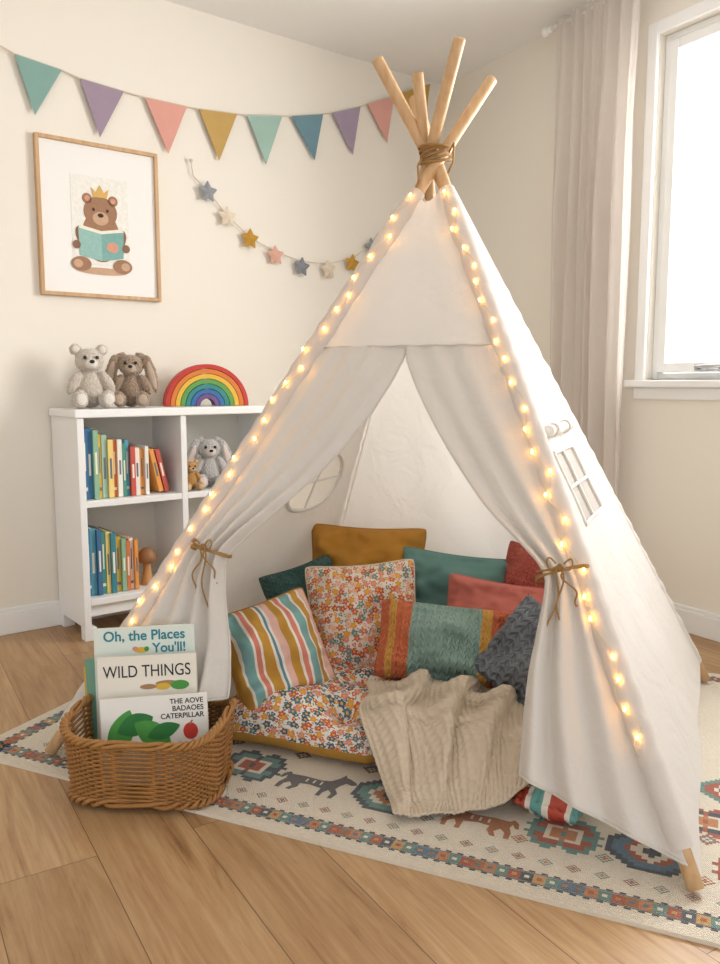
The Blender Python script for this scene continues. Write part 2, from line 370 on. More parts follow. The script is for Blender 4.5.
HP = [(0, .40), (.02, .58), (.08, .68), (.13, .60), (.3, .62), (.55, .59), (.66, .64), (.74, .82), (.77, .98), (.81, .88), (.86, .86), (.97, .76), (1, .68), (.94, .63), (.86, .66), (.81, .52), (.79, .38), (.86, .24), (.84, .02), (.785, .02), (.79, .2), (.72, .30), (.68, .16), (.68, .02), (.62, .02), (.62, .3), (.45, .35), (.32, .32), (.33, .18), (.27, .02), (.21, .02), (.25, .18), (.19, .30), (.13, .2), (.12, .02), (.06, .02), (.06, .22), (.10, .4), (.08, .52), (.04, .40)]
def animal(cx, cy, L, hh, k, flip, st):
    pts = [((x-.5)*(-L if flip else L)+cx, (z-.5)*hh+cy, .0085) for x, z in HP]
    if flip: pts = pts[::-1]
    b.add(pts, [tuple(range(len(pts)))[::-1]], keys.index(k))
    for q in (.36, .46, .56):
        xx = (q-.5)*(-L if flip else L)+cx; cell(xx, cy-.09*hh, .005, hh*.13, st, .0089)
seq = ['t', 'r', 'n', 'o', 't', 'b', 'k', 'y', 't', 'r', 'b', 'o']
for dr in range(4):
    L = (RWD if dr in (0, 2) else RH)-.05
    def put(x, wd, yy, hh, k, dr=dr, z=.0085):
        if dr == 0: cell(.025+x, .03+yy, wd, hh, k, z)
        elif dr == 2: cell(.025+x, RH-.03-yy-hh, wd, hh, k, z)
        elif dr == 1: cell(.03+yy, .025+x, hh, wd, k, z)
        else: cell(RWD-.03-yy-hh, .025+x, hh, wd, k, z)
    n = int(L/.012)
    for i in range(n):
        w_ = L/n
        if i % 2 == 0: put(i*w_, w_, .002, .005, 'n')
        else: put(i*w_, w_, .044, .005, 'n')
    put(0, L, .008, .0022, 'n'); put(0, L, .0405, .0022, 'n')
    n = int(L/.024)
    for i in range(n):
        w_ = L/n; k = seq[(i*5+dr*3) % len(seq)]
        put(i*w_, w_, .0115, .0275, k)
        k2 = seq[(i*7+4) % len(seq)]; k2 = 'w' if k2 == k or i % 4 == 0 else k2
        put(i*w_+w_*.3, w_*.4, .021, .009, k2, z=.0089)
med(MED2, .71, .235, .0106, 'n', 't', 'w', 'r')
animal(.895, .225, .19, .12, 'd', False, 'w')
med(MED, 1.08, .235, .0106, 'n', 't', 'w', 'o')
animal(1.285, .225, .19, .12, 'k', True, 'w')
med(MED2, 1.47, .235, .0096, 't', 'r', 'w', 'o')
med(MED, 1.645, .24, .0106, 'n', 'b', 'r', 'w')
med(MED2, 1.84, .235, .0100, 'r', 't', 'w', 'n')
med(MED, 2.02, .235, .0096, 't', 'o', 'w', 'n')
for i, (x, y, A_, B_, Cc, D_, K_) in enumerate([(.50, .23, 'r', 'o', 'w', 'n', MED), (.29, .23, 'n', 't', 'w', 'o', MED2), (.25, .42, 'r', 'y', 'w', 'b', MED), (.25, .62, 'n', 'b', 'w', 'r', MED2), (.25, .83, 't', 'o', 'w', 'n', MED),
        (1.36, .40, 'r', 'o', 'w', 'n', MED2), (1.55, .41, 'k', 'r', 'w', 'o', MED), (1.74, .41, 'r', 'n', 'w', 'o', MED2), (1.93, .41, 'n', 't', 'w', 'r', MED), (2.09, .42, 'r', 'b', 'w', 'o', MED2),
        (1.80, .57, 't', 'r', 'w', 'n', MED), (1.94, .59, 'n', 'b', 'w', 'o', MED2), (2.09, .59, 'o', 'r', 'w', 'n', MED), (1.88, .75, 'r', 'o', 'w', 'b', MED2), (2.07, .76, 'n', 'r', 'w', 't', MED), (1.94, .93, 'b', 't', 'w', 'r', MED2), (2.09, .95, 'r', 'o', 'w', 'n', MED), (2.0, 1.14, 'n', 'o', 'w', 'r', MED)]):
    med(K_, x, y, .0090, A_, B_, Cc, D_)
for i in range(38):
    x = .16+i*.054
    if x < RWD-.14: med(DIA, x, .118, .0036, 'r' if i % 2 else 't', 'w', 'n' if i % 2 else 'o', 'y')
for i, x in enumerate([.605, .80, .99, 1.185, 1.39, 1.56, 1.745, 1.935]):
    med(DIA, x, .335, .0060, 'n' if i % 2 else 'r', 'o' if i % 2 else 't', 'w', 'r')
    if i in (0, 3, 4, 5, 6, 7): med(DIA, x, .180, .0046, 't' if i % 2 else 'k', 'w', 'r', 'y')
rug = b.obj('rug', [rugmat(k) for k in keys], M=MRug)
thing(rug, 'flat-woven cream rug with colourful border, medallions and animals', 'rug')

# ---------------------------------------------------------------- teepee
A = V((.205, 2.33, 1.55)); LF = V((-.796, 1.971, .0)); RF = V((.626, 1.400, .0)); BR = V((1.097, 2.487, .0)); BL = V((-.17, 3.05, .0))
tent = empty('play_teepee', T((.2, 2.25, .009)), 'white cotton canvas play teepee with wooden poles on the rug', 'play tent')
MT = T((-.2, -2.25, -.009))
def tobj(b, name, m, **k): return b.obj(name, m, tent, M=MT, **k)
offs = {'LF': V((.012, -.018, 0)), 'RF': V((.002, -.002, 0)), 'BR': V((-.008, .020, 0)), 'BL': V((-.018, .012, 0))}
feet = {'LF': LF, 'RF': RF, 'BR': BR, 'BL': BL+V((-.03, .04, 0))}
ext = {'LF': .142, 'RF': .126, 'BR': .168, 'BL': .174}
for k, Fp in feet.items():
    Ak = A+offs[k]; b = MB(); d = (Ak-Fp)
    foot = Fp+d*.012; tip = Ak+d*ext[k]
    pts = [foot+(tip-foot)*i/20 for i in range(21)]; dn = d.normalized()*.004
    b.tube([foot]+pts[1:-1]+[tip-dn, tip], [.0155]+[.0165]*19+[.0165, .015], 16); tobj(b, 'pole', m_pole, smooth=True)
b = MB(); Ak = A+V((-.02, .03, 0)); d = Ak-V((.42, 2.84, .0)); b.tube([Ak-d*.06, Ak, Ak+d*.135, Ak+d*.138], [.0155, .0155, .0155, .014], 16); tobj(b, 'pole', m_pole, smooth=True)
def FP(P, Q, w, tt, off=0):
    n = (Q-P).cross(A-P).normalized()
    return A+((P+(Q-P)*tt)-A)*w+n*off
cen = V((.19, 2.23, .5))
def outn(P, Q):
    n = (Q-P).cross(A-P).normalized()
    return 1 if (((P+Q)/2)-cen).dot(n) > 0 else -1
sF, sR, sB, sL = outn(LF, RF), outn(RF, BR), outn(BR, BL), outn(LF, BL)
def ns(x, y, z, sc=1): return mnoise.noise(V((x*sc, y*sc, z*sc)))
W0 = .055
for k, Fp in feet.items():
    b = MB(); pts = []; rr = []; Ak = A+offs[k]
    for i in range(90):
        w = .060+(.950-.060)*i/89
        pts.append(Ak+(Fp-Ak)*w+V((ns(i*.4, 1, 2), ns(3, i*.4, 2), 0))*.002); rr.append((.0265 if k in ('LF', 'RF') else .021)+.0025*ns(i*.5, 5, 1)+.0012*sin(i*1.9)-(.005*(1-i/6) if i < 6 else 0))
    b.tube(pts, rr, 14, cap=False); tobj(b, 'pole_sleeve', m_canvas, smooth=True)
b = MB()
def ftop(u, v):
    w = W0+v*(.345-W0)+(1-v)*.03*(.5-abs(u-.5))*2
    edge = max(0, 1-abs(u-.5)*2)
    o = .012+.012*ns(u*3, w*14, 0)*min(1, edge*5)+.003*sin(u*12+w*30)*edge+.002*ns(u*9, w*40, 2)
    return FP(LF, RF, w, u, sF*o)
b.grid(ftop, 60, 40); tobj(b, 'front_panel', m_canvas, smooth=True)
b = MB(); b.tube([FP(LF, RF, .333, i/40, sF*(.014+.002*sin(i))) for i in range(41)], .0024, 6); tobj(b, 'panel_seam', m_hem, smooth=True)
def interp(tab, x):
    if x <= tab[0][0]: return tab[0][1]
    for (x0, y0), (x1, y1) in zip(tab, tab[1:]):
        if x <= x1:
            k = (x-x0)/(x1-x0); return y0+(y1-y0)*k
    return tab[-1][1]
LE = [(.335, .53), (.356, .52), (.40, .475), (.465, .395), (.52, .325), (.578, .252), (.62, .205), (.655, .168), (.672, .156), (.69, .162), (.74, .198), (.80, .245), (.86, .280), (.97, .30)]
RE = [(.335, .53), (.356, .54), (.40, .60), (.462, .68), (.52, .75), (.576, .815), (.61, .865), (.64, .905), (.657, .925), (.675, .92), (.72, .885), (.77, .85), (.82, .826), (.90, .80), (.97, .79)]
def smooth_interp(tab, x): return (interp(tab, x-.012)+interp(tab, x)+interp(tab, x+.012))/3
def flapL(u, v):
    wend = .955-.085*u
    w = .335+v*(wend-.335)
    te = smooth_interp(LE, w) if w > .36 else interp(LE, w); tt = te*u
    g = math.exp(-((w-.672)/.10)**2); below = max(0, (w-.672)/.25)
    fold = sin(u*2*pi*4.5+1.0+2.2*(w-.5)+.8*ns(u*2, w*5, 7))
    amp = .003+.013*g*u+.020*min(1, below)*(u**.7)+.007*max(0, (w-.36))*u
    o = .014+amp*fold+.018*ns(u*2, w*7, 3)*u+.03*g*u+.004*ns(u*8, w*26, 1)*u
    return FP(LF, RF, w, tt, sF*o)
b = MB(); b.grid(flapL, 90, 120); tobj(b, 'door_flap', m_canvas, smooth=True, solid=.002)
def flapR(u, v):
    wend = .965-.062*u
    w = .335+v*(wend-.335)
    te = smooth_interp(RE, w) if w > .36 else interp(RE, w); tt = 1-(1-te)*u
    g = math.exp(-((w-.657)/.09)**2); below = max(0, (w-.657)/.2)
    fold = sin(u*2*pi*3.3+.5+3*(w-.5)+1.3*ns(u*2, w*4, 9))
    amp = .003+.013*g*u+.016*min(1, below)*u+.007*max(0, (w-.36))*u
    o = .014+amp*fold+.024*ns(u*2+9, w*6, 3)*u+.03*g*u+.004*ns(u*8, w*26, 5)*u
    return FP(LF, RF, w, tt, sF*o)
b = MB(); b.grid(flapR, 90, 120); tobj(b, 'door_flap', m_canvas, smooth=True, solid=.002)
for fn in (flapL, flapR):
    b = MB(); b.tube([fn(1, i/100) for i in range(2, 101)]+[fn(1-i/60, 1) for i in range(1, 61)], .0028, 6); tobj(b, 'flap_hem', m_hem, smooth=True)
ws_ = [W0+i*(.50-W0)/40 for i in range(41)]+[.50+i*.11/10 for i in range(1, 11)]+[.61+i*(.985-.61)/34 for i in range(1, 35)]
ts_ = [i*.30/12 for i in range(13)]+[.30+i*.42/14 for i in range(1, 15)]+[.72+i*.28/12 for i in range(1, 13)]
def rpan(u, w):
    e = sin(pi*u)
    w = w-.035*u*max(0, (w-.62)/.365)
    o = .012-.022*e*sin(pi*min(1, w))+.009*e*ns(u*3, w*6, 8)+.003*e*sin(u*14+w*9)*w+.003*e*ns(u*9, w*20, 2)
    return FP(RF, BR, w, u, sR*o)
b = MB(); b.grid(rpan, 1, 1, us=ts_, ws=ws_, skip=lambda u, w: .30 < u < .72 and .50 < w < .61); tobj(b, 'side_panel', m_canvas, smooth=True)
m_tape = cloth('white_tape', 'EFEBE4', .2)
m_net = cloth('window_net', 'D5D1CC', .4, alpha=.6)
nR = (BR-RF).cross(A-RF).normalized()*sR
def strip(b, a, c, wd, fn, off=.004, n=14):
    b.tube([V(fn(a[0]+(c[0]-a[0])*i/n, a[1]+(c[1]-a[1])*i/n))+nR*off for i in range(n+1)], wd, 6)
b = MB()
for a_, c_ in (((.30, .50), (.72, .50)), ((.30, .61), (.72, .61)), ((.30, .50), (.30, .61)), ((.72, .50), (.72, .61)), ((.51, .50), (.51, .61)), ((.30, .555), (.72, .555))):
    strip(b, a_, c_, .0048, rpan, .002)
tobj(b, 'window_frame', m_tape, smooth=True)
b = MB(); b.grid(lambda u, v: V(rpan(.30+.42*u, .50+.11*v))-nR*.003, 14, 10); tobj(b, 'window_netting', m_net, smooth=True)
b = MB(); pts = [V(rpan(.22+.58*i/30, .468))+nR*(.016) for i in range(31)]
b.tube(pts, [.013+.002*sin(i*.9)+.002*sin(i*2.7) for i in range(31)], 12); tobj(b, 'rolled_window_flap', m_canvas, smooth=True)
for q in (.36, .66):
    b = MB()
    p = V(rpan(q, .468))+nR*.016; up = (A-RF).normalized()
    b.tube([p+(nR*cos(x)+up*sin(x))*.017 for x in [2*pi*i/16 for i in range(16)]], .003, 6, closed=True)
    tobj(b, 'window_flap_tie', m_hem, smooth=True)
b = MB()
def bpan(u, v):
    w = W0+v*(.985-W0); e = sin(pi*u)
    return FP(BR, BL, w, u, sB*(.012-.02*e*sin(pi*w)+.022*e*ns(u*3, w*5, 5)+.007*sin(u*18+w*5)*e+.004*e*ns(u*10, w*20, 2)))
b.grid(bpan, 80, 90); tobj(b, 'back_panel', m_canvas, smooth=True)
b = MB(); cw_, ct_, rw_, rt_ = .585, .66, .062, .21
def lpan(u, v):
    w = W0+v*(.985-W0); e = sin(pi*u)
    return FP(LF, BL, w, u, sL*(.012-.02*e*sin(pi*w)+.020*e*ns(u*3, w*5, 1)+.004*sin(u*16+w*7)*e))
def wv(w): return (w-W0)/(.985-W0)
b.grid(lpan, 150, 160, skip=lambda u, v: ((W0+(.985-W0)*v-cw_)/rw_)**2+((u-ct_)/rt_)**2 < 1); tobj(b, 'side_panel', m_canvas, smooth=True)
b = MB(); b.tube([lpan(ct_+rt_*cos(x), wv(cw_+rw_*sin(x))) for x in [2*pi*i/60 for i in range(60)]], .007, 8, closed=True)
b.tube([lpan(ct_+rt_*(i/10-1), wv(cw_)) for i in range(21)], .0035, 6); b.tube([lpan(ct_, wv(cw_+rw_*(i/10-1))) for i in range(21)], .0035, 6)
tobj(b, 'window_frame', m_tape, smooth=True)
def tie(cw, ct, hw, tails, seed):
    b = MB(); c = FP(LF, RF, cw, ct, sF*.035); ex = (RF-LF).normalized(); nn = ((RF-LF).cross(A-LF)).normalized()*sF
    dn = nn.cross(ex).normalized(); dn = dn if dn.z > 0 else -dn
    sl = .25 if seed == 2 else -.25
    for k in range(3):
        N = 28; b.tube([c+ex*hw*cos(2*pi*i/N)+nn*.036*sin(2*pi*i/N)+dn*(.0045*(k-1)+.008*cos(2*pi*i/N+k)+sl*hw*cos(2*pi*i/N)) for i in range(N)], .0024, 7, closed=True)
    kp = c+nn*.038
    b.ell(kp, (.008, .007, .008), n=10, m=8)
    for sgn in (-1, 1):
        b.tube([kp+ex*sgn*(.022*sin(pi*i/12)+.008*i/12)-V((0, 0, 1))*(.012*sin(2*pi*i/12)-.006) + nn*.006 for i in range(13)], .0019, 7)
    for (dx, ln) in tails:
        n = 16
        b.tube([kp+V((0, 0, -ln*i/n))+ex*(dx*(i/n)+.008*sin(i*.6+dx*40))+nn*(.004+.01*sin(i/n*pi)) for i in range(n+1)], [.0021]*n+[.0034], 7)
    tobj(b, 'tie_rope', m_rope, smooth=True)
tie(.668, .108, .056, [(-.030, .12), (.02, .24), (.045, .09)], 1)
tie(.655, .958, .053, [(-.03, .24), (.012, .20), (.045, .08)], 2)
b = MB(); bc = A+V((.0, 0, .012))
for k in range(6):
    z = (k-2.5)*.0066; N = 30; rr = .037+.003*abs(k-2.5)
    b.tube([bc+V((rr*cos(2*pi*i/N), rr*.9*sin(2*pi*i/N), z+.008*sin(2*pi*i/N+k*.9)+.005*cos(2*pi*i/N))) for i in range(N)], .0035, 7, closed=True)
b.tube([bc+V((-.036, -.02, -.01)), bc+V((-.05, -.045, -.04)), bc+V((-.048, -.055, -.08)), bc+V((-.06, -.055, -.115))], .003, 7)
b.tube([bc+V((.034, -.02, .0)), bc+V((.046, -.045, .02)), bc+V((.044, -.05, -.03)), bc+V((.03, -.052, -.06))], .003, 7)
tobj(b, 'rope_lashing', m_rope, smooth=True)

# fairy lights
m_bulb = emit('warm_bulb', 'FFB040', 52)
m_wire = mat('clear_wire', 'E3D6B8', .4)
fl = empty('fairy_light_string', T((A.x, A.y, A.z)), 'string of warm glowing fairy lights wound along the tent poles', 'string lights')
MF = T((-A.x, -A.y, -A.z))
bulb_me = None; rj = random.Random(11)
front_n = ((RF-LF).cross(A-LF)).normalized()*sF; fx = (RF-LF).normalized()
for Fp, n, inx, ky in ((LF, 25, 1, 'LF'), (RF, 25, -1, 'RF')):
    pts = []; bulbs = []; Ak = A+offs[ky]; nxt = 2
    for i in range(n*6+1):
        w = .068+(.86-.068)*(i/(n*6)); p = Ak+(Fp-Ak)*w
        lat = .008+.013*sin(i*.43+1.3*sin(i*.13))+.010*ns(i*.3, 2, 2)
        if w < .12: lat *= (w-.05)/.07
        p = p+front_n*(.0275+.002*sin(i*1.1))+fx*inx*lat
        pts.append(p)
        if i == nxt: bulbs.append(p+front_n*.004+V((0, 0, rj.uniform(-.006, .006)))); nxt += rj.choice([5, 6, 6, 7])
    b = MB(); b.tube(pts, .0008, 5); b.obj('wire', m_wire, fl, M=MF, smooth=True)
    for p in bulbs:
        if bulb_me is None:
            bb = MB(); bb.ell((0, 0, 0), (.0031, .0031, .0046), n=10, m=7); o = bb.obj('bulb', m_bulb, fl, smooth=True); bulb_me = o.data
        else:
            o = bpy.data.objects.new('bulb', bulb_me); COL.objects.link(o); o.parent = fl
        o.location = p-A

# ---------------------------------------------------------------- cushions
def pillow(name, label, c, W, Hh, Th, yaw, tilt, roll, mats, seed=0, pw=.46, pinch=.09, N=44, two=False, tuft=None, cat='cushion', piping=None, group=None):
    b = MB()
    def prof(a, d):
        if two: return Th*.66*(max(0, (1-a**4))*max(0, (1-d**6)))**pw
        return Th/2*(max(0, (1-a**4))*max(0, (1-d**4)))**pw * (.55+.45*(1-a*a)*(1-d*d))*1.15
    def sf(sg):
        def f(u, v):
            a, d = u*2-1, v*2-1
            cr = (.06 if two else .055)*abs(a*d)**7
            x = W/2*a*(1-pinch*(1-d*d)*a*a-cr); z = Hh/2*d*(1-pinch*(1-a*a)*d*d-cr)
            h = prof(a, d)
            edge = min(1, 6*min(1-abs(a), 1-abs(d)))
            h += edge*.036*Th/.12*ns(a*1.7+seed, d*1.7, sg*2+seed)*1.0 + edge*.012*ns(a*4.5+seed, d*4.5, seed)
            g_ = 1-min(1, 2.5*min(1-abs(a), 1-abs(d)))
            if not two: h += .005*g_*edge*sin((a if abs(d) > abs(a) else d)*26+seed)
            else: h += .007*g_*edge*sin((a if abs(d) > abs(a) else d)*19+seed)
            if tuft:
                for (ta, td) in tuft: h -= Th*.26*math.exp(-(((a-ta)*W/2)**2+((d-td)*Hh/2)**2)/.0016)
            if sg < 0 and two:
                h = Th*.30*(max(0, (1-a**8))*max(0, (1-d**8)))**.3
            return (x, -sg*max(h, 0)-(.008*ns(a*5, d*5, 3)*(1-edge) if two else 0), z)
        return f
    f1 = sf(1); f2 = sf(-1)
    def uvm(u, v):
        a, d = u*2-1, v*2-1
        if not two:
            return (.5+a/2*(1-pinch*(1-d*d)*a*a), .5+d/2*(1-pinch*(1-a*a)*d*d))
        ex = Th*.62-prof(a, d)
        return (W/2*a+ex*a**9, Hh/2*d+ex*d**9)
    b.grid(f1, N, N, 0, uvf=uvm); k0 = len(b.f)
    b.grid(f2, N, N, 1 if two else 0, uvf=None if two else uvm)
    for i in range(k0, len(b.f)): b.f[i] = b.f[i][::-1]; b.uv[i] = b.uv[i][::-1]
    M = T(c) @ R(yaw, 'Z') @ R(-tilt, 'X') @ R(roll, 'Y')
    o = b.obj(name, mats, smooth=True, weld=True)
    o.matrix_world = M; thing(o, label, cat, group)
    if piping:
        p = MB(); q = 44; pts = [f1(i/q, 0) for i in range(q)]+[f1(1, i/q) for i in range(q)]+[f1(1-i/q, 1) for i in range(q)]+[f1(0, 1-i/q) for i in range(q)]
        p.tube(pts, .0028, 6, closed=True); p.obj('piping', piping, o, smooth=True)
    return o
m_mus = mat('mustard_linen', 'B27D2C', .95, 260, .5, .003, .1, 8)
m_musd = mat('mustard_cotton', 'B88838', .95, 200, .4, .003, .1, 8)
fl1 = floral('floral_print', 'E9DCCB', 15.0, ['C65A45', 'D98A7C', 'E0A040', '5F8F94', 'CF6A55', 'E7B8A8'])
fl2 = floral('floral_quilt', 'EDE4D8', 38.0, ['C9604A', '4F7C8C', 'DFA04C', 'D98C80', '3F6478', 'C9604A'])
tf = [(x, z) for x in (-.45, .45) for z in (-.75, -.38, .0, .38, .75)]
bed0 = V((-.385, 2.045, 0)); bex = V((.9207, -.3903, 0)); bey = V((.3903, .9207, 0))
def bedp(p, q, z): return bed0+bex*p+bey*q+V((0, 0, z))
pillow('floor_cushion', 'tufted floral floor cushion with mustard underside inside the tent', bedp(.225, .42, .055), .475, .85, .150, -23, 90, 0, [fl2, m_musd], 1, pw=.40, pinch=.02, two=True, tuft=tf, N=90, group='floral floor cushions', cat='floor cushion')
pillow('floor_cushion', 'tufted floral floor cushion with mustard underside under the knitted blanket', bedp(.685, .41, .055), .475, .85, .150, -23, 90, 0, [fl2, m_musd], 4, pw=.40, pinch=.02, two=True, tuft=tf, N=90, group='floral floor cushions', cat='floor cushion')
G = 'throw cushions piled in the tent'
pillow('throw_cushion', 'plain mustard yellow linen cushion', (.022, 2.62, .332), .39, .31, .18, -4, 14, 2, m_mus, 2, group=G, piping=m_mus)
m_teal = mat('teal_linen', '648C86', .95, 260, .5, .003, .1, 8)
pillow('throw_cushion', 'plain sea-green linen cushion', (.300, 2.50, .282), .38, .28, .18, -6, 18, 6, m_teal, 3, group=G, piping=m_teal)
m_redk = knit('red_waffle_knit', 'C26052', 20, 20, .9, .006)
pillow('throw_cushion', 'textured brick-red cushion against the tent wall', (.555, 2.43, .300), .30, .29, .15, -22, 16, 12, m_redk, 5, group=G)
m_cor = mat('coral_linen', 'CB7466', .95, 260, .5, .003, .1, 8)
pillow('throw_cushion', 'plain coral pink linen cushion', (.395, 2.31, .265), .32, .23, .16, -14, 22, 6, m_cor, 6, group=G, piping=m_cor)
m_dg = knit('dark_green_knit', '446964', 13, 16, .9, .008)
pillow('throw_cushion', 'dark green chunky knitted cushion', (-.165, 2.48, .265), .25, .26, .14, 20, 18, -14, m_dg, 7, group=G)
pillow('throw_cushion', 'cream cushion with small multicoloured flower print', (.010, 2.35, .256), .34, .345, .18, -2, 24, -5, fl1, 8, group=G, piping=mat('cream_piping', 'E6D6C2', .9))
t = NT('striped_canvas'); tc = t.n('ShaderNodeTexCoord'); sp = t.n('ShaderNodeSeparateXYZ'); t.l(tc.outputs['UV'], sp.inputs[0])
w1, te, mu, co, pk, bl = 'EBE2D4', '7DA9A6', 'C3923C', 'D6826E', 'E4B8AA', '5E8B9A'
st = []; cols = [mu, w1, te, w1, co, w1, mu, w1, bl, w1, pk, mu, w1, co, w1, te, w1, mu, w1, pk, w1]
wd = [4, 1, 4, 1, 2, 1, 4, 1, 1, 1, 3, 3, 1, 2, 1, 4, 1, 3, 1, 3, 1]; acc = 0; tot = sum(wd)
for c_, w_ in zip(cols, wd): st.append((acc/tot, c_)); acc += w_
t.l(ramp(t, sp.outputs[0], st), t.b.inputs['Base Color']); t.b.inputs['Roughness'].default_value = .92
nz = t.n('ShaderNodeTexNoise', i_Scale=250.0); t.l(tc.outputs['Object'], nz.inputs[0]); t.bump(nz.outputs['Fac'], .35, .002)
m_str = t.m
pillow('throw_cushion', 'striped teal, mustard and coral cushion on the floor cushion', (-.228, 2.13, .232), .275, .28, .17, 22, 22, -14, m_str, 9, group=G, piping=m_mus, pinch=.06)
m_lum = knit('colour_block_knit', '', 20, 12, .9, .007, [(0, 'D8764C'), (.09, 'DFA650'), (.14, 'D8764C'), (.24, '93B0A4'), (.70, 'DFA650'), (.77, 'D8704C'), (.93, 'CC6248')], dark=.88)
pillow('lumbar_cushion', 'knitted lumbar cushion with sage centre and orange ends', (.240, 2.14, .245), .40, .22, .17, -8, 26, 4, m_lum, 10, group=G, pinch=.05)
m_grk = knit('grey_cable_knit', '8B9096', 9, 12, 1.0, .014)
pillow('throw_cushion', 'grey cable-knit cushion leaning at the tent side', (.450, 2.03, .235), .27, .26, .16, -28, 24, 32, m_grk, 11, group=G)
t = NT('red_teal_print'); tc = t.n('ShaderNodeTexCoord'); sp = t.n('ShaderNodeSeparateXYZ'); t.l(tc.outputs['UV'], sp.inputs[0])
t.l(ramp(t, sp.outputs[0], [(0, 'C04F3A'), (.2, 'F0E6D8'), (.28, '6AA6A0'), (.45, 'F0E6D8'), (.55, 'C04F3A'), (.8, 'F0E6D8'), (.88, '6AA6A0')]), t.b.inputs['Base Color'])
pillow('throw_cushion', 'small red, white and teal cushion on the rug', (.425, 1.70, .040), .15, .12, .06, -25, 88, 10, t.m, 12, group=G)

# ---------------------------------------------------------------- blanket
Q = [(.34, .20), (.735, .41), (.83, -.05), (.575, -.175)]
def sst(a, b_, x):
    x = max(0, min(1, (x-a)/(b_-a))); return x*x*(3-2*x)
NXC, NYC = 30, 40
def ridge(x, sh):
    f = .5+.5*cos(2*pi*x); return f**sh
def blk0(u, v):
    uu = u+.012*sin(v*7+1); vv = v+.016*sin(u*9)+.05*ns(u*2.5, 5, 2)*v
    p_, q_ = [(Q[0][i]*(1-uu)+Q[1][i]*uu)*(1-vv)+(Q[3][i]*(1-uu)+Q[2][i]*uu)*vv for i in (0, 1)]
    p_ += -.026*sin(pi*v)*(1-u) + .014*sin(v*10)*(1-u)
    base = .018+.128*sst(-.115, .015, q_)
    wx = .34*ns(u*1.8, v*1.6, 1)
    top = 1-sst(.30, .75, v)
    r1 = ridge(u*3.1+1.0*v+wx, 2.0)
    r2 = ridge(v*2.4-1.5*u+wx*1.6+.3, 2.4)
    r3 = ridge(u*5.2+.4*v+wx*2+.4, 1.4)
    ed = min(1, 7*min(u, 1-u, v, 1-v)); ed = ed*ed*(3-2*ed)
    z = base+(.034*r1*(1-.45*sst(.8, 1, v))+.030*r2*(.25+.75*top)+.010*r3*(1-top))*(.2+.8*ed)+.008*ns(u*4, v*4, 4)*ed+.003
    p_ += .022*(r1-.35)*ed; q_ -= .022*(r2-.35)*ed
    return bedp(p_, q_, max(z, .016))
NU, NV = NXC*8, NYC*8
S = [[blk0(i/NU, j/NV) for i in range(NU+1)] for j in range(NV+1)]
def blk(u, v):
    i = round(u*NU); j = round(v*NV)
    p = S[j][i]; du = S[j][min(NU, i+1)]-S[j][max(0, i-1)]; dv = S[min(NV, j+1)][i]-S[max(0, j-1)][i]
    n = dv.cross(du); n = n.normalized() if n.length > 1e-12 else V((0, 0, 1))
    if n.z < 0: n = -n
    x = u*NXC; y = v*NYC+.5*(int(x) % 2)
    return p+n*(.0062*(1-(abs(sin(pi*x))*abs(sin(pi*y)))**.8)*(.85+.15*cos(2*pi*x)))
b = MB(); b.grid(blk, NU, NV)
m_bl = mat('oatmeal_wool', 'D2C1A9', .98, 0, var=.05, vscale=30, sheen=.2)
bo = b.obj('knitted_blanket', m_bl, smooth=True, solid=.005); thing(bo, 'oatmeal waffle-knit blanket bunched over the edge of the floor cushion', 'blanket')

# ---------------------------------------------------------------- wicker basket
MBk = T((-.487, 1.835, .009)) @ R(-5, 'Z')
bk = empty('wicker_basket', MBk, 'golden brown woven wicker basket holding picture books', 'basket')
m_wick = mat('wicker_cane', '9C6C37', .5, 120, .5, .003, .35, 45); m_wick2 = mat('wicker_rim', 'A5753D', .5, 120, .5, .003, .3, 45)
def bks(th, k):
    a = .166+(.182-.166)*k; d = .118+(.130-.118)*k; e = .45
    c_, s_ = cos(th), sin(th)
    return V((a*math.copysign(abs(c_)**e, c_), d*math.copysign(abs(s_)**e, s_), 0))
def rimz(th): return .150+.028*abs(cos(th))**3
def bpt(th, k, off=0):
    p = bks(th, k*rimz(th)/.2); n = V((p.x/.15**2, p.y/.11**2, 0)).normalized()
    p = p+n*off; p.z = .008+k*(rimz(th)-.008); return p
NS = 64; rows = 28
b = MB()
for r_ in range(rows):
    k = (r_+.5)/rows; N = NS*4
    b.tube([bpt(2*pi*i/N, k, .0034*cos(pi*(i/N*NS)+pi*r_)) for i in range(N)], .0031, 6, closed=True)
for i in range(NS):
    th = 2*pi*(i+.5)/NS; b.tube([bpt(th, j/6, 0) for j in range(7)], .0027, 6)
b.obj('woven_body', m_wick, bk, smooth=True)
b = MB()
for ph in range(3):
    N = 260; b.tube([bpt(2*pi*i/N, 1.0, .0062*cos(i*.4108+ph*2.094))+V((0, 0, .0062*sin(i*.4108+ph*2.094))) for i in range(N)], .0048, 7, closed=True)
b.obj('braided_rim', m_wick2, bk, smooth=True)
b = MB()
for ph in range(2):
    N = 200; b.tube([bpt(2*pi*i/N, 0.0, .004+.006*cos(i*.5027+ph*pi))+V((0, 0, .004+.006*sin(i*.5027+ph*pi))) for i in range(N)], .0052, 7, closed=True)
N = 48; ring = [bks(2*pi*i/N, 0)*.98+V((0, 0, .008)) for i in range(N)]
b.add([V((0, 0, .008))]+ring, [(0, 1+i, 1+(i+1) % N) for i in range(N)])
b.obj('base', m_wick, bk, smooth=True)

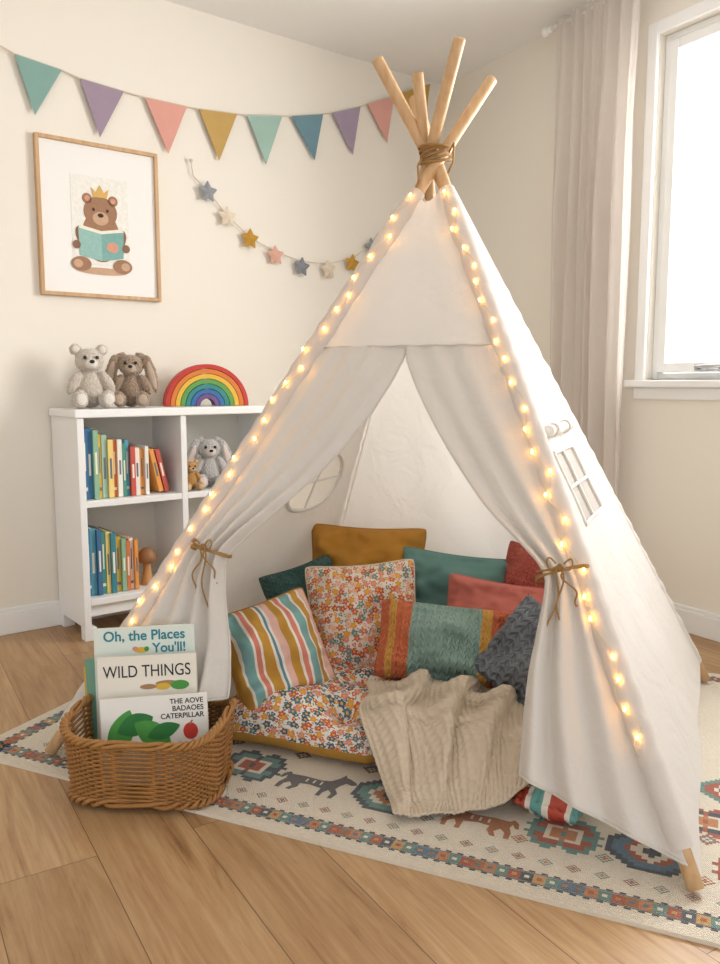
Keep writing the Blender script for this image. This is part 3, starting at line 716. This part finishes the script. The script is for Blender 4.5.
def book(name, label, M, W, Hh, D, mc, cat='book', group='picture books in the basket'):
    e = empty(name, M, label, cat, group)
    b = MB(); c_ = .0028
    b.box(0, W, 0, c_, 0, Hh); b.box(0, W, D-c_, D, 0, Hh); b.box(0, c_, c_, D-c_, 0, Hh)
    b.obj('cover', mc, e, bevel=.0008)
    b = MB(); b.box(c_, W-.004, c_, D-c_, .003, Hh-.003); b.obj('pages', m_paper, e)
    return e
m_ink = mat('black_ink', '26242A', .7, var=0); m_blue_ink = mat('blue_ink', '2A8494', .7, var=0); m_grn = mat('green_ink', '4C9A44', .7, var=.2, vscale=40)
m_dgrn = mat('dark_green_ink', '2E7A3A', .7, var=.2, vscale=40); m_red_ink = mat('red_ink', 'C93A2C', .7, var=0); m_yel_ink = mat('yellow_ink', 'E0B53F', .7, var=0); m_pink_ink = mat('pink_ink', 'DE8C8A', .7, var=0)
def at(x, y, z, tilt=12, roll=0, yaw=0): return T((x, y, z)) @ R(yaw, 'Z') @ R(-tilt, 'X') @ R(roll, 'Y')
def disc(b, cx, cz, rx, rz, y, mi, n=24, rot=0):
    pts = [(rx*cos(2*pi*i/n), rz*sin(2*pi*i/n)) for i in range(n)]
    cr_, sr = cos(rot), sin(rot)
    b.prism([(cx+x*cr_-z*sr, cz+x*sr+z*cr_) for x, z in pts], y-.0006, y, mi)
bp = book('picture_book', 'tall pale mint picture book with blue title lettering', at(-.632, 1.885, .03, 9, -3), .245, .326, .012, mat('pale_mint_cover', 'DFE8DE', .4, var=.03))
text("Oh, the Places", .034, m_blue_ink, bp, .123, -.0005, .294, bold=.0006); text("You'll!", .032, m_blue_ink, bp, .183, -.0005, .263, bold=.0006)
b = MB()
disc(b, .115, .270, .018, .007, 0, 0); disc(b, .10, .274, .007, .005, -.0003, 1); disc(b, .128, .272, .006, .006, -.0003, 2)
b.obj('cover_art', [m_yel_ink, m_pink_ink, m_grn], bp)
bp = book('picture_book', 'ivory picture book with large black title lettering', at(-.612, 1.842, .03, 9, -3), .235, .270, .012, mat('ivory_cover', 'EFE9DB', .4, var=.02))
text("WILD THINGS", .040, m_ink, bp, .118, -.0005, .221, sx=.82, bold=.0)
b = MB()
for i, (x, z, rx, rz, mi) in enumerate([(.165, .203, .028, .007, 0), (.195, .198, .022, .011, 1), (.155, .196, .018, .008, 2), (.12, .197, .02, .006, 0)]): disc(b, x, z, rx, rz, -.0002*i, mi)
b.obj('cover_art', [mat('brown_ink', 'A98258', .7), m_grn, m_yel_ink], bp)
bp = book('picture_book', 'white landscape picture book with green and red cover art', at(-.590, 1.79, .020, 10, -4), .248, .200, .010, mat('white_cover', 'F2EEE6', .4, var=.02))
text("THE AOVE\nBADAOES\nCATERPILLAR", .0165, m_ink, bp, .240, -.0005, .180, align='RIGHT', bold=.0002)
b = MB()
def leaf(cx, cz, L, wd_, rot, y, mi):
    pts = []
    for i in range(21): a = i/20; pts.append((L*(a-.5), wd_*sin(pi*a)**.8))
    for i in range(1, 20): a = 1-i/20; pts.append((L*(a-.5), -wd_*sin(pi*a)**.8))
    cr_, sr = cos(rot), sin(rot); b.prism([(cx+x*cr_-z*sr, cz+x*sr+z*cr_) for x, z in pts][::-1], y-.0006, y, mi)
leaf(.045, .118, .12, .028, 1.15, 0, 0); leaf(.08, .138, .09, .025, .35, -.0004, 1); leaf(.120, .114, .10, .028, -.6, -.0008, 0); leaf(.145, .120, .08, .018, .3, -.0012, 1)
disc(b, .207, .116, .017, .019, 0, 2)
b.prism([(.205, .132), (.209, .132), (.214, .140), (.210, .141)], -.0012, 0, 3)
b.obj('cover_art', [m_grn, m_dgrn, m_red_ink, mat('brown_ink', 'A98258')], bp)
for i, (x, y, yaw, hx, h_) in enumerate([(-.665, 1.915, -3, 'D8B24C', .225), (-.655, 1.900, -3, '6FA08A', .250)]):
    book('picture_book', ['yellow', 'green'][i]+' picture book standing behind the others in the basket', at(x-.0, y, .03, 7, -4, yaw), .22, h_, .012, mat(['yellow_cover', 'green_cover'][i], hx, .4))

# ---------------------------------------------------------------- bookshelf
SW, SD, SH = .83, .28, .85
MS = ML @ T((-2.050, -.288, 0))
sh = empty('bookshelf', MS, 'white two-by-two cube bookshelf against the wall', 'bookshelf')
b = MB(); tk = .026
b.box(0, tk, 0, SD, .05, SH-.03); b.box(SW-tk, SW, 0, SD, .05, SH-.03); b.box(tk, SW-tk, 0, SD, .13, .155)
b.box(tk, SW-tk, .02, .035, .085, .13)
for x in (0, SW-.045):
    for y in (0, SD-.045): b.box(x, x+.045, y, y+.045, 0, .05)
b.obj('cabinet_body', m_white, sh, bevel=.003)
b = MB(); b.box(-.008, SW+.008, -.008, SD, SH-.03, SH); b.obj('top_board', m_white, sh, bevel=.004)
b = MB(); b.box(tk, SW-tk, SD-.01, SD-.002, .155, SH-.03); b.obj('back_board', mat('back_board', 'EAE7E0', .5, var=.01), sh)
b = MB(); b.box(SW/2-.012, SW/2+.012, .004, SD-.01, .155, SH-.03); b.obj('divider', m_white, sh, bevel=.002)
for x0, x1 in ((tk, SW/2-.012), (SW/2+.012, SW-tk)):
    b = MB(); b.box(x0, x1, .006, SD-.01, .494, .518); b.obj('shelf', m_white, sh, bevel=.002)
def shelfbook(x, z, th, h_, d_, hx, lean, lab, grp, i):
    b = MB(); c_ = .002
    b.box(0, c_, 0, d_, 0, h_); b.box(th-c_, th, 0, d_, 0, h_); b.box(c_, th-c_, 0, c_, 0, h_)
    b.box(c_, th-c_, c_, d_-.004, .003, h_-.003, 1)
    if i % 3: b.box(th*.30, th*.70, -.0005, 0, h_*(.3+.03*(i % 4)), h_*(.60+.04*(i % 3)), 2)
    else: b.box(th*.12, th*.88, -.0005, 0, h_*.12, h_*.17, 2); b.box(th*.36, th*.64, -.0005, 0, h_*.4, h_*.8, 2)
    mc = mat('book_cover_'+hx.lower(), hx, .45, var=.04)
    mt = mat('spine_title_light', 'F4EDD8', .5) if hx[0] not in 'FEA' else mat('spine_title_dark', '6A7684', .5)
    o = b.obj('book', [mc, m_paper, mt], bevel=0)
    o.matrix_world = MS @ T((x, .045+.008*sin(i*2.3), z+.001)) @ R(lean, 'Y')
    thing(o, lab, 'book', grp)
names = {'3E78A4': 'blue', '4D9484': 'green', 'E3B94C': 'yellow', 'D97A4B': 'orange', 'F0EAE0': 'white', '5EA3B8': 'light blue', 'E8C75A': 'yellow', 'C9584C': 'red', '8FB99A': 'sage green', 'F2EDE2': 'cream', '3E8795': 'teal', 'E89F50': 'orange', 'D86A5A': 'red', '446F98': 'blue', 'A8C6B0': 'pale green', 'F0D584': 'pale yellow'}
x = .032; i = 0; rnd = random.Random(5)
up = ['446F98', '3E78A4', '8FB99A', 'E3B94C', 'A8C6B0', 'F0D584', 'D97A4B', 'F2EDE2', '4D9484', '5EA3B8', 'C9584C', 'F0EAE0', 'E89F50', 'F2EDE2']
for hx in up:
    th = rnd.uniform(.013, .020); h_ = .255-.006*i+rnd.uniform(-.012, .012)
    shelfbook(x, .519, th, max(.17, h_), .17, hx, 0, names[hx]+' hardback upright on the upper shelf', 'children\'s books on the upper shelf', i); x += th+.0012; i += 1
for kx, (off, hx, ln, hh) in enumerate([(.046, 'E89F50', -13, .17), (.070, 'C9584C', -13, .168)]):
    shelfbook(x+off, .519+.004, .017, hh, .17, hx, ln, ['orange', 'red'][kx]+' book leaning against the row on the upper shelf', 'children\'s books on the upper shelf', i)
x = .032; i = 0
for hx in ['3E78A4', '5EA3B8', '446F98', '4D9484', 'F0D584', '3E8795', 'E3B94C', '8FB99A', 'D97A4B', 'F2EDE2', 'E89F50']:
    th = rnd.uniform(.013, .022); h_ = .25-.006*i+rnd.uniform(-.01, .01)
    shelfbook(x, .156, th, h_, .17, hx, 0, names[hx]+' hardback upright on the lower shelf', 'children\'s books on the lower shelf', i); x += th+.0012; i += 1
mt_ = empty('wooden_toy', MS @ T((x+.06, .10, .156)), 'small turned wooden mushroom toy beside the books', 'toy')
m_lw = mat('turned_wood', 'C9975F', .5, 60, .2, .001, .15, 20)
b = MB(); b.tube([(0, 0, 0), (0, 0, .02), (0, 0, .06), (0, 0, .10)], [.028, .022, .015, .014], 14); b.obj('stem', m_lw, mt_, smooth=True)
b = MB(); b.tube([(0, 0, .085), (0, 0, .09), (0, 0, .11), (0, 0, .13), (0, 0, .142), (0, 0, .147)], [.02, .036, .038, .03, .016, .004], 18); b.obj('cap', mat('brown_wood', '9A6C46', .5), mt_, smooth=True)

# rainbow stacker
rb = empty('rainbow_stacker', MS @ T((.585, .14, SH+.001)) @ R(-14, 'Z'), 'wooden rainbow stacking toy on top of the bookshelf', 'toy')
rc = ['C63E34', 'DE8038', 'E8BC48', '64A052', '388A88', '376EA8', '70528A']
for i, hx in enumerate(rc):
    ro = .172-i*.0205; ri = ro-.0188; b = MB(); N = 32; vs = []
    for k in range(N+1):
        a = pi*k/N
        for (r_, y) in ((ro, -.03), (ro, .03), (ri, .03), (ri, -.03)): vs.append((r_*cos(a), y, r_*.98*sin(a)))
    fs = [(k*4+j, k*4+(j+1) % 4, (k+1)*4+(j+1) % 4, (k+1)*4+j) for k in range(N) for j in range(4)]+[(0, 3, 2, 1), (N*4, N*4+1, N*4+2, N*4+3)]
    b.add(vs, fs); o = b.obj('arch', mat('rainbow_'+['red', 'orange', 'yellow', 'green', 'teal', 'blue', 'purple'][i], hx, .55, 60, .1, .001), rb, bevel=.002, weld=True); o['label'] = ['red', 'orange', 'yellow', 'green', 'teal', 'blue', 'purple'][i]+' wooden arch'

# plush toys
def plush(name, label, M, sc_, body, ears, inner, hx, hx2, eyez=.172):
    e = empty(name, M @ Matrix.Scale(sc_, 4), label, 'soft toy')
    mf = mat('plush_'+hx.lower(), hx, .98, 130, 1.0, .006, .14, 45, sheen=.6); mi_ = mat('plush_'+hx2.lower(), hx2, .98, 160, .8, .004, .1, 50, sheen=.4)
    b = MB()
    for c_, r_, rot in body+ears:
        b.ell((0, 0, 0), r_, 0, T(c_) @ R(rot, 'Y'))
    o = b.obj('body', mf, e, smooth=True)
    rm = o.modifiers.new('r', 'REMESH'); rm.mode = 'VOXEL'; rm.voxel_size = .0028; rm.use_smooth_shade = True
    sm = o.modifiers.new('s', 'SMOOTH'); sm.iterations = 5
    tx = bpy.data.textures.get('fur') or bpy.data.textures.new('fur', 'CLOUDS'); tx.noise_scale = .0065
    dm = o.modifiers.new('d', 'DISPLACE'); dm.texture = tx; dm.strength = .0085; dm.mid_level = .5
    b = MB(); b.ell((0, -.060, .150), (.021, .016, .016)); b.obj('muzzle', mi_, e, smooth=True)
    b = MB(); b.ell((0, -.076, .158), (.009, .006, .0065)); b.obj('nose', m_black, e, smooth=True)
    for sx in (-1, 1):
        b = MB(); b.ell((sx*.020, -.054, eyez), (.0062, .005, .0066)); b.obj('eye', m_black, e, smooth=True)
    for sx in (-1, 1):
        b = MB(); b.ell((sx*.044, -.113, .032), (.017, .006, .019)); b.obj('foot_pad', mi_, e, smooth=True)
    for c_, r_, rot in inner:
        b = MB(); b.ell((0, 0, 0), r_, 0, T(c_) @ R(rot, 'Y')); b.obj('inner_ear', mi_, e, smooth=True)
    return e
base = [((0, 0, .068), (.052, .047, .068), 0), ((0, -.01, .162), (.048, .045, .043), 0), ((0, -.045, .150), (.027, .022, .021), 0),
        ((-.055, -.025, .088), (.019, .022, .045), 28), ((.055, -.025, .088), (.019, .022, .045), -28),
        ((-.042, -.065, .028), (.026, .046, .026), 0), ((.042, -.065, .028), (.026, .046, .026), 0),
        ((-.044, -.098, .034), (.024, .014, .030), 0), ((.044, -.098, .034), (.024, .014, .030), 0)]
bear_e = [((-.044, -.005, .200), (.021, .011, .020), 0), ((.044, -.005, .200), (.021, .011, .020), 0)]
bear_i = [((-.044, -.016, .200), (.012, .005, .012), 0), ((.044, -.016, .200), (.012, .005, .012), 0)]
def bun(x, z, L, rot): return ([((-x, -.02, z), (.023, .011, L), rot), ((x, -.02, z), (.023, .011, L), -rot), ((-.040, -.008, .195), (.026, .013, .016), -35), ((.040, -.008, .195), (.026, .013, .016), 35)],
        [((-x-.002, -.031, z-.006), (.013, .005, L*.72), rot), ((x+.002, -.031, z-.006), (.013, .005, L*.72), -rot)])
b1e, b1i = bun(.076, .130, .078, 14)
b2e, b2i = bun(.074, .136, .074, 18)
plush('plush_bear', 'cream plush bear sitting on top of the bookshelf', MS @ T((.108, .15, SH+.001)) @ R(-12, 'Z'), 1.08, base, bear_e, bear_i, 'CFC4B6', 'E9E2D8')
plush('plush_bunny', 'taupe plush bunny with floppy ears on the bookshelf', MS @ T((.272, .150, SH+.001)) @ R(-25, 'Z'), .98, base, b1e, b1i, 'A28B76', 'C2AE9A')
plush('plush_bunny', 'pale grey plush bunny with long ears inside the bookshelf', MS @ T((.585, .13, .519)) @ R(-18, 'Z'), .96, base, b2e, b2i, 'C6C3BF', 'E8D8D0')
plush('plush_bear', 'small tan plush bear inside the bookshelf', MS @ T((.474, .075, .519)) @ R(-10, 'Z'), .56, base, bear_e, bear_i, 'C8964E', 'DDBE92')
plush('plush_bear', 'small brown plush bear on the lower shelf', MS @ T((.51, .13, .156)) @ R(-10, 'Z'), .90, base, bear_e, bear_i, 'A67B58', 'D9B98A')

# ---------------------------------------------------------------- picture
px0, px1, pz0, pz1 = -2.067, -1.590, 1.272, 1.850
MPc = ML @ T(((px0+px1)/2, 0, (pz0+pz1)/2))
pc = empty('framed_picture', MPc, 'oak-framed picture of a crowned bear reading a book', 'picture')
w2, h2, fw = (px1-px0)/2, (pz1-pz0)/2, .014
b = MB()
b.box(-w2, -w2+fw, -.024, 0, -h2, h2); b.box(w2-fw, w2, -.024, 0, -h2, h2); b.box(-w2+fw, w2-fw, -.024, 0, -h2, -h2+fw); b.box(-w2+fw, w2-fw, -.024, 0, h2-fw, h2)
b.obj('frame', m_frame, pc, bevel=.0015)
b = MB(); b.box(-w2+fw, w2-fw, -.012, -.002, -h2+fw, h2-fw); b.obj('mount', mat('mount_card', 'F4F2EE', .8, var=.005), pc)
b = MB(); K = .0039
pm = ['F1EDE5', 'A27A5E', '8A6850', 'D9B064', '97C0B8', 'EFE8D8', 'CBA688', '3A2F2A', '7FAFA8', 'DB9C84']
b.box(-.112, .112, -.0135, -.012, -.165, .165, 0)
def D(u, v, rx, rz, mi, lay, rot=0): disc(b, (u-97)*K, (214-v)*K, rx*K, rz*K, -.0135-.0004*lay, mi, 28, rot=rot)
D(97, 262, 26, 3.5, 6, 0)
D(97, 228, 19, 25, 1, 1); D(97, 205, 17, 15, 1, 2); D(84, 193, 5.0, 5.0, 1, 2); D(110, 193, 5.0, 5.0, 1, 2); D(84, 193, 2.6, 2.6, 9, 3); D(110, 193, 2.6, 2.6, 9, 3)
D(97, 211, 8, 6.5, 6, 3); D(97, 208, 3, 2, 7, 4); D(90, 203, 1.4, 1.6, 7, 4); D(104, 203, 1.4, 1.6, 7, 4)
D(80, 232, 7, 13, 2, 2, .5); D(114, 232, 7, 13, 2, 2, -.5)
def PL(pts, mi, lay): b.prism([((u-97)*K, (214-v)*K) for u, v in pts][::-1], -.0135-.0004*lay-.0006, -.0135-.0004*lay, mi)
PL([(90, 191), (88, 182), (93, 186), (97, 179), (101, 186), (106, 182), (104, 191)], 3, 4)
PL([(74, 222), (97, 226), (97, 252), (75, 248)], 4, 5); PL([(97, 226), (120, 222), (119, 248), (97, 252)], 8, 5)
PL([(76, 219), (97, 223), (118, 219), (120, 222), (97, 226), (74, 222)], 5, 6)
D(108, 238, 6, 5, 9, 7); D(72, 238, 4, 4, 2, 7); D(122, 238, 4, 4, 2, 7)
D(76, 256, 10, 7, 1, 4); D(118, 256, 10, 7, 1, 4); D(73, 256, 4.5, 4, 6, 5); D(121, 256, 4.5, 4, 6, 5)
b.obj('artwork', [mat('print_'+h_.lower(), h_, .8, var=.16, vscale=70) for h_ in pm], pc)

# ---------------------------------------------------------------- bunting
bu = empty('bunting', ML @ T((-2.2, -.012, 2.1)), 'pastel fabric pennant bunting strung across the wall', 'bunting')
MBu = T((2.2, 0, -2.1))
tops = [(-2.6, 2.22), (-2.165, 2.121), (-2.122, 2.107), (-1.956, 2.088), (-1.89, 2.074), (-1.719, 2.062), (-1.633, 2.058), (-1.453, 2.058), (-1.399, 2.060), (-1.22, 2.074), (-1.171, 2.080), (-.993, 2.109), (-.946, 2.118), (-.771, 2.160), (-.72, 2.175), (-.555, 2.235), (-.513, 2.255), (-.345, 2.325), (-.31, 2.345), (-.11, 2.43)]
b = MB(); b.tube([(x, -.004, z) for x, z in tops], .0032, 6); b.obj('string', mat('bunting_cord', 'D9CDB8', .9), bu, M=MBu, smooth=True)
flags = [((-2.122, 2.107), (-1.956, 2.088), (-2.06, 1.91), '86AAA2'), ((-1.89, 2.074), (-1.719, 2.062), (-1.82, 1.875), 'A18FA0'), ((-1.633, 2.058), (-1.453, 2.058), (-1.54, 1.86), 'DEA294'), ((-1.399, 2.06), (-1.22, 2.074), (-1.31, 1.87), 'C2A060'), ((-1.171, 2.08), (-.993, 2.109), (-1.08, 1.89), 'A0BEB2'),
         ((-.946, 2.118), (-.771, 2.16), (-.82, 1.95), '6E909C'), ((-.72, 2.175), (-.555, 2.235), (-.60, 2.01), 'A494A8'), ((-.513, 2.255), (-.345, 2.325), (-.39, 2.10), 'DEA699'), ((-.31, 2.345), (-.11, 2.43), (-.15, 2.20), 'C6A056')]
fn_ = ['teal', 'mauve', 'peach pink', 'mustard', 'mint', 'blue', 'mauve', 'peach pink', 'mustard']
for i, (a, c_, d_, hx) in enumerate(flags):
    b = MB(); b.prism([d_, c_, a], -.007, -.0045); q = b.obj('pennant', mat('felt_'+hx.lower(), hx, .95, 200, .4, .002, .08, 12), bu, M=MBu, bevel=.0008); q['label'] = fn_[i]+' triangular pennant'

# star garland
sg_ = empty('star_garland', ML @ T((-1.0, -.012, 1.6)), 'garland of padded felt stars strung on the wall', 'garland')
MSg = T((1.0, 0, -1.6))
sp_ = [(-1.44, 1.85), (-1.43, 1.79), (-1.37, 1.745), (-1.28, 1.655), (-1.17, 1.575), (-1.04, 1.525), (-.90, 1.495), (-.75, 1.495), (-.60, 1.535), (-.50, 1.60), (-.45, 1.66), (-.40, 1.70)]
b = MB(); b.tube([(x, -.003, z) for x, z in sp_], .0022, 6); b.ell((-1.44, -.006, 1.85), (.008, .008, .008), n=8, m=6); b.obj('string', mat('bunting_cord', 'D9CDB8', .9), sg_, M=MSg, smooth=True)
stars = [(-1.37, 1.738, '969A9E', 'grey'), (-1.28, 1.648, 'E4D5BF', 'cream'), (-1.17, 1.568, 'BE9036', 'mustard'), (-1.04, 1.510, 'E0AE9C', 'pale pink'), (-.90, 1.472, '868B90', 'slate grey'), (-.75, 1.472, 'E0D1BB', 'cream'), (-.61, 1.512, 'BE9038', 'mustard'), (-.49, 1.600, '969A9E', 'grey')]
for i, (x, z, hx, nm) in enumerate(stars):
    b = MB(); pts = []
    for k in range(10):
        r_ = .052 if k % 2 == 0 else .028; an = pi/2+k*pi/5+.15*sin(i*3)
        pts.append((x+r_*cos(an), z-.004+r_*sin(an)))
    n = 10; vs = [(px_, -.012, pz_) for px_, pz_ in pts]+[(x, -.028, z-.004), (x, 0, z-.004)]
    b.add(vs, [(k, (k+1) % n, n) for k in range(n)]+[((k+1) % n, k, n+1) for k in range(n)])
    q = b.obj('felt_star', mat('felt_'+hx.lower(), hx, .95, 200, .4, .002, .08, 12), sg_, M=MSg, bevel=.003); q['label'] = nm+' felt star'

# ---------------------------------------------------------------- light, world, camera
wd_ = bpy.data.worlds.new('daylight'); bpy.context.scene.world = wd_; wd_.use_nodes = True
wt = wd_.node_tree; bg = wt.nodes['Background']; bg.inputs[0].default_value = (.96, .98, 1, 1)
tcw = wt.nodes.new('ShaderNodeTexCoord'); dp = wt.nodes.new('ShaderNodeVectorMath'); dp.operation = 'DOT_PRODUCT'
dp.inputs[1].default_value = (.93, .25, .30)
wt.links.new(tcw.outputs['Generated'], dp.inputs[0])
mr = wt.nodes.new('ShaderNodeMapRange'); mr.inputs[1].default_value = -.6; mr.inputs[2].default_value = .8; mr.inputs[3].default_value = .84; mr.inputs[4].default_value = 2.4
wt.links.new(dp.outputs['Value'], mr.inputs[0]); wt.links.new(mr.outputs[0], bg.inputs[1])
ld = bpy.data.lights.new('window_daylight', 'AREA'); ld.shape = 'RECTANGLE'; ld.size = 1.3; ld.size_y = 1.4; ld.energy = 95; ld.color = (1, .98, .95)
lo = bpy.data.objects.new('window_daylight', ld); COL.objects.link(lo)
lo.matrix_world = MR @ T((2.0, .5, 1.75))
lo.rotation_mode = 'QUATERNION'; lo.rotation_quaternion = ((-Ro)+V((0, 0, -.25))).to_track_quat('-Z', 'Y')
cd = bpy.data.cameras.new('camera'); cd.sensor_fit = 'VERTICAL'; cd.sensor_height = 24; cd.lens = 820/964*24
co = bpy.data.objects.new('camera', cd); COL.objects.link(co); co.location = (0, 0, .95); co.rotation_euler = (radians(83), 0, 0)
bpy.context.scene.camera = co
try:
    bpy.context.scene.view_settings.view_transform = 'Standard'
except Exception: pass
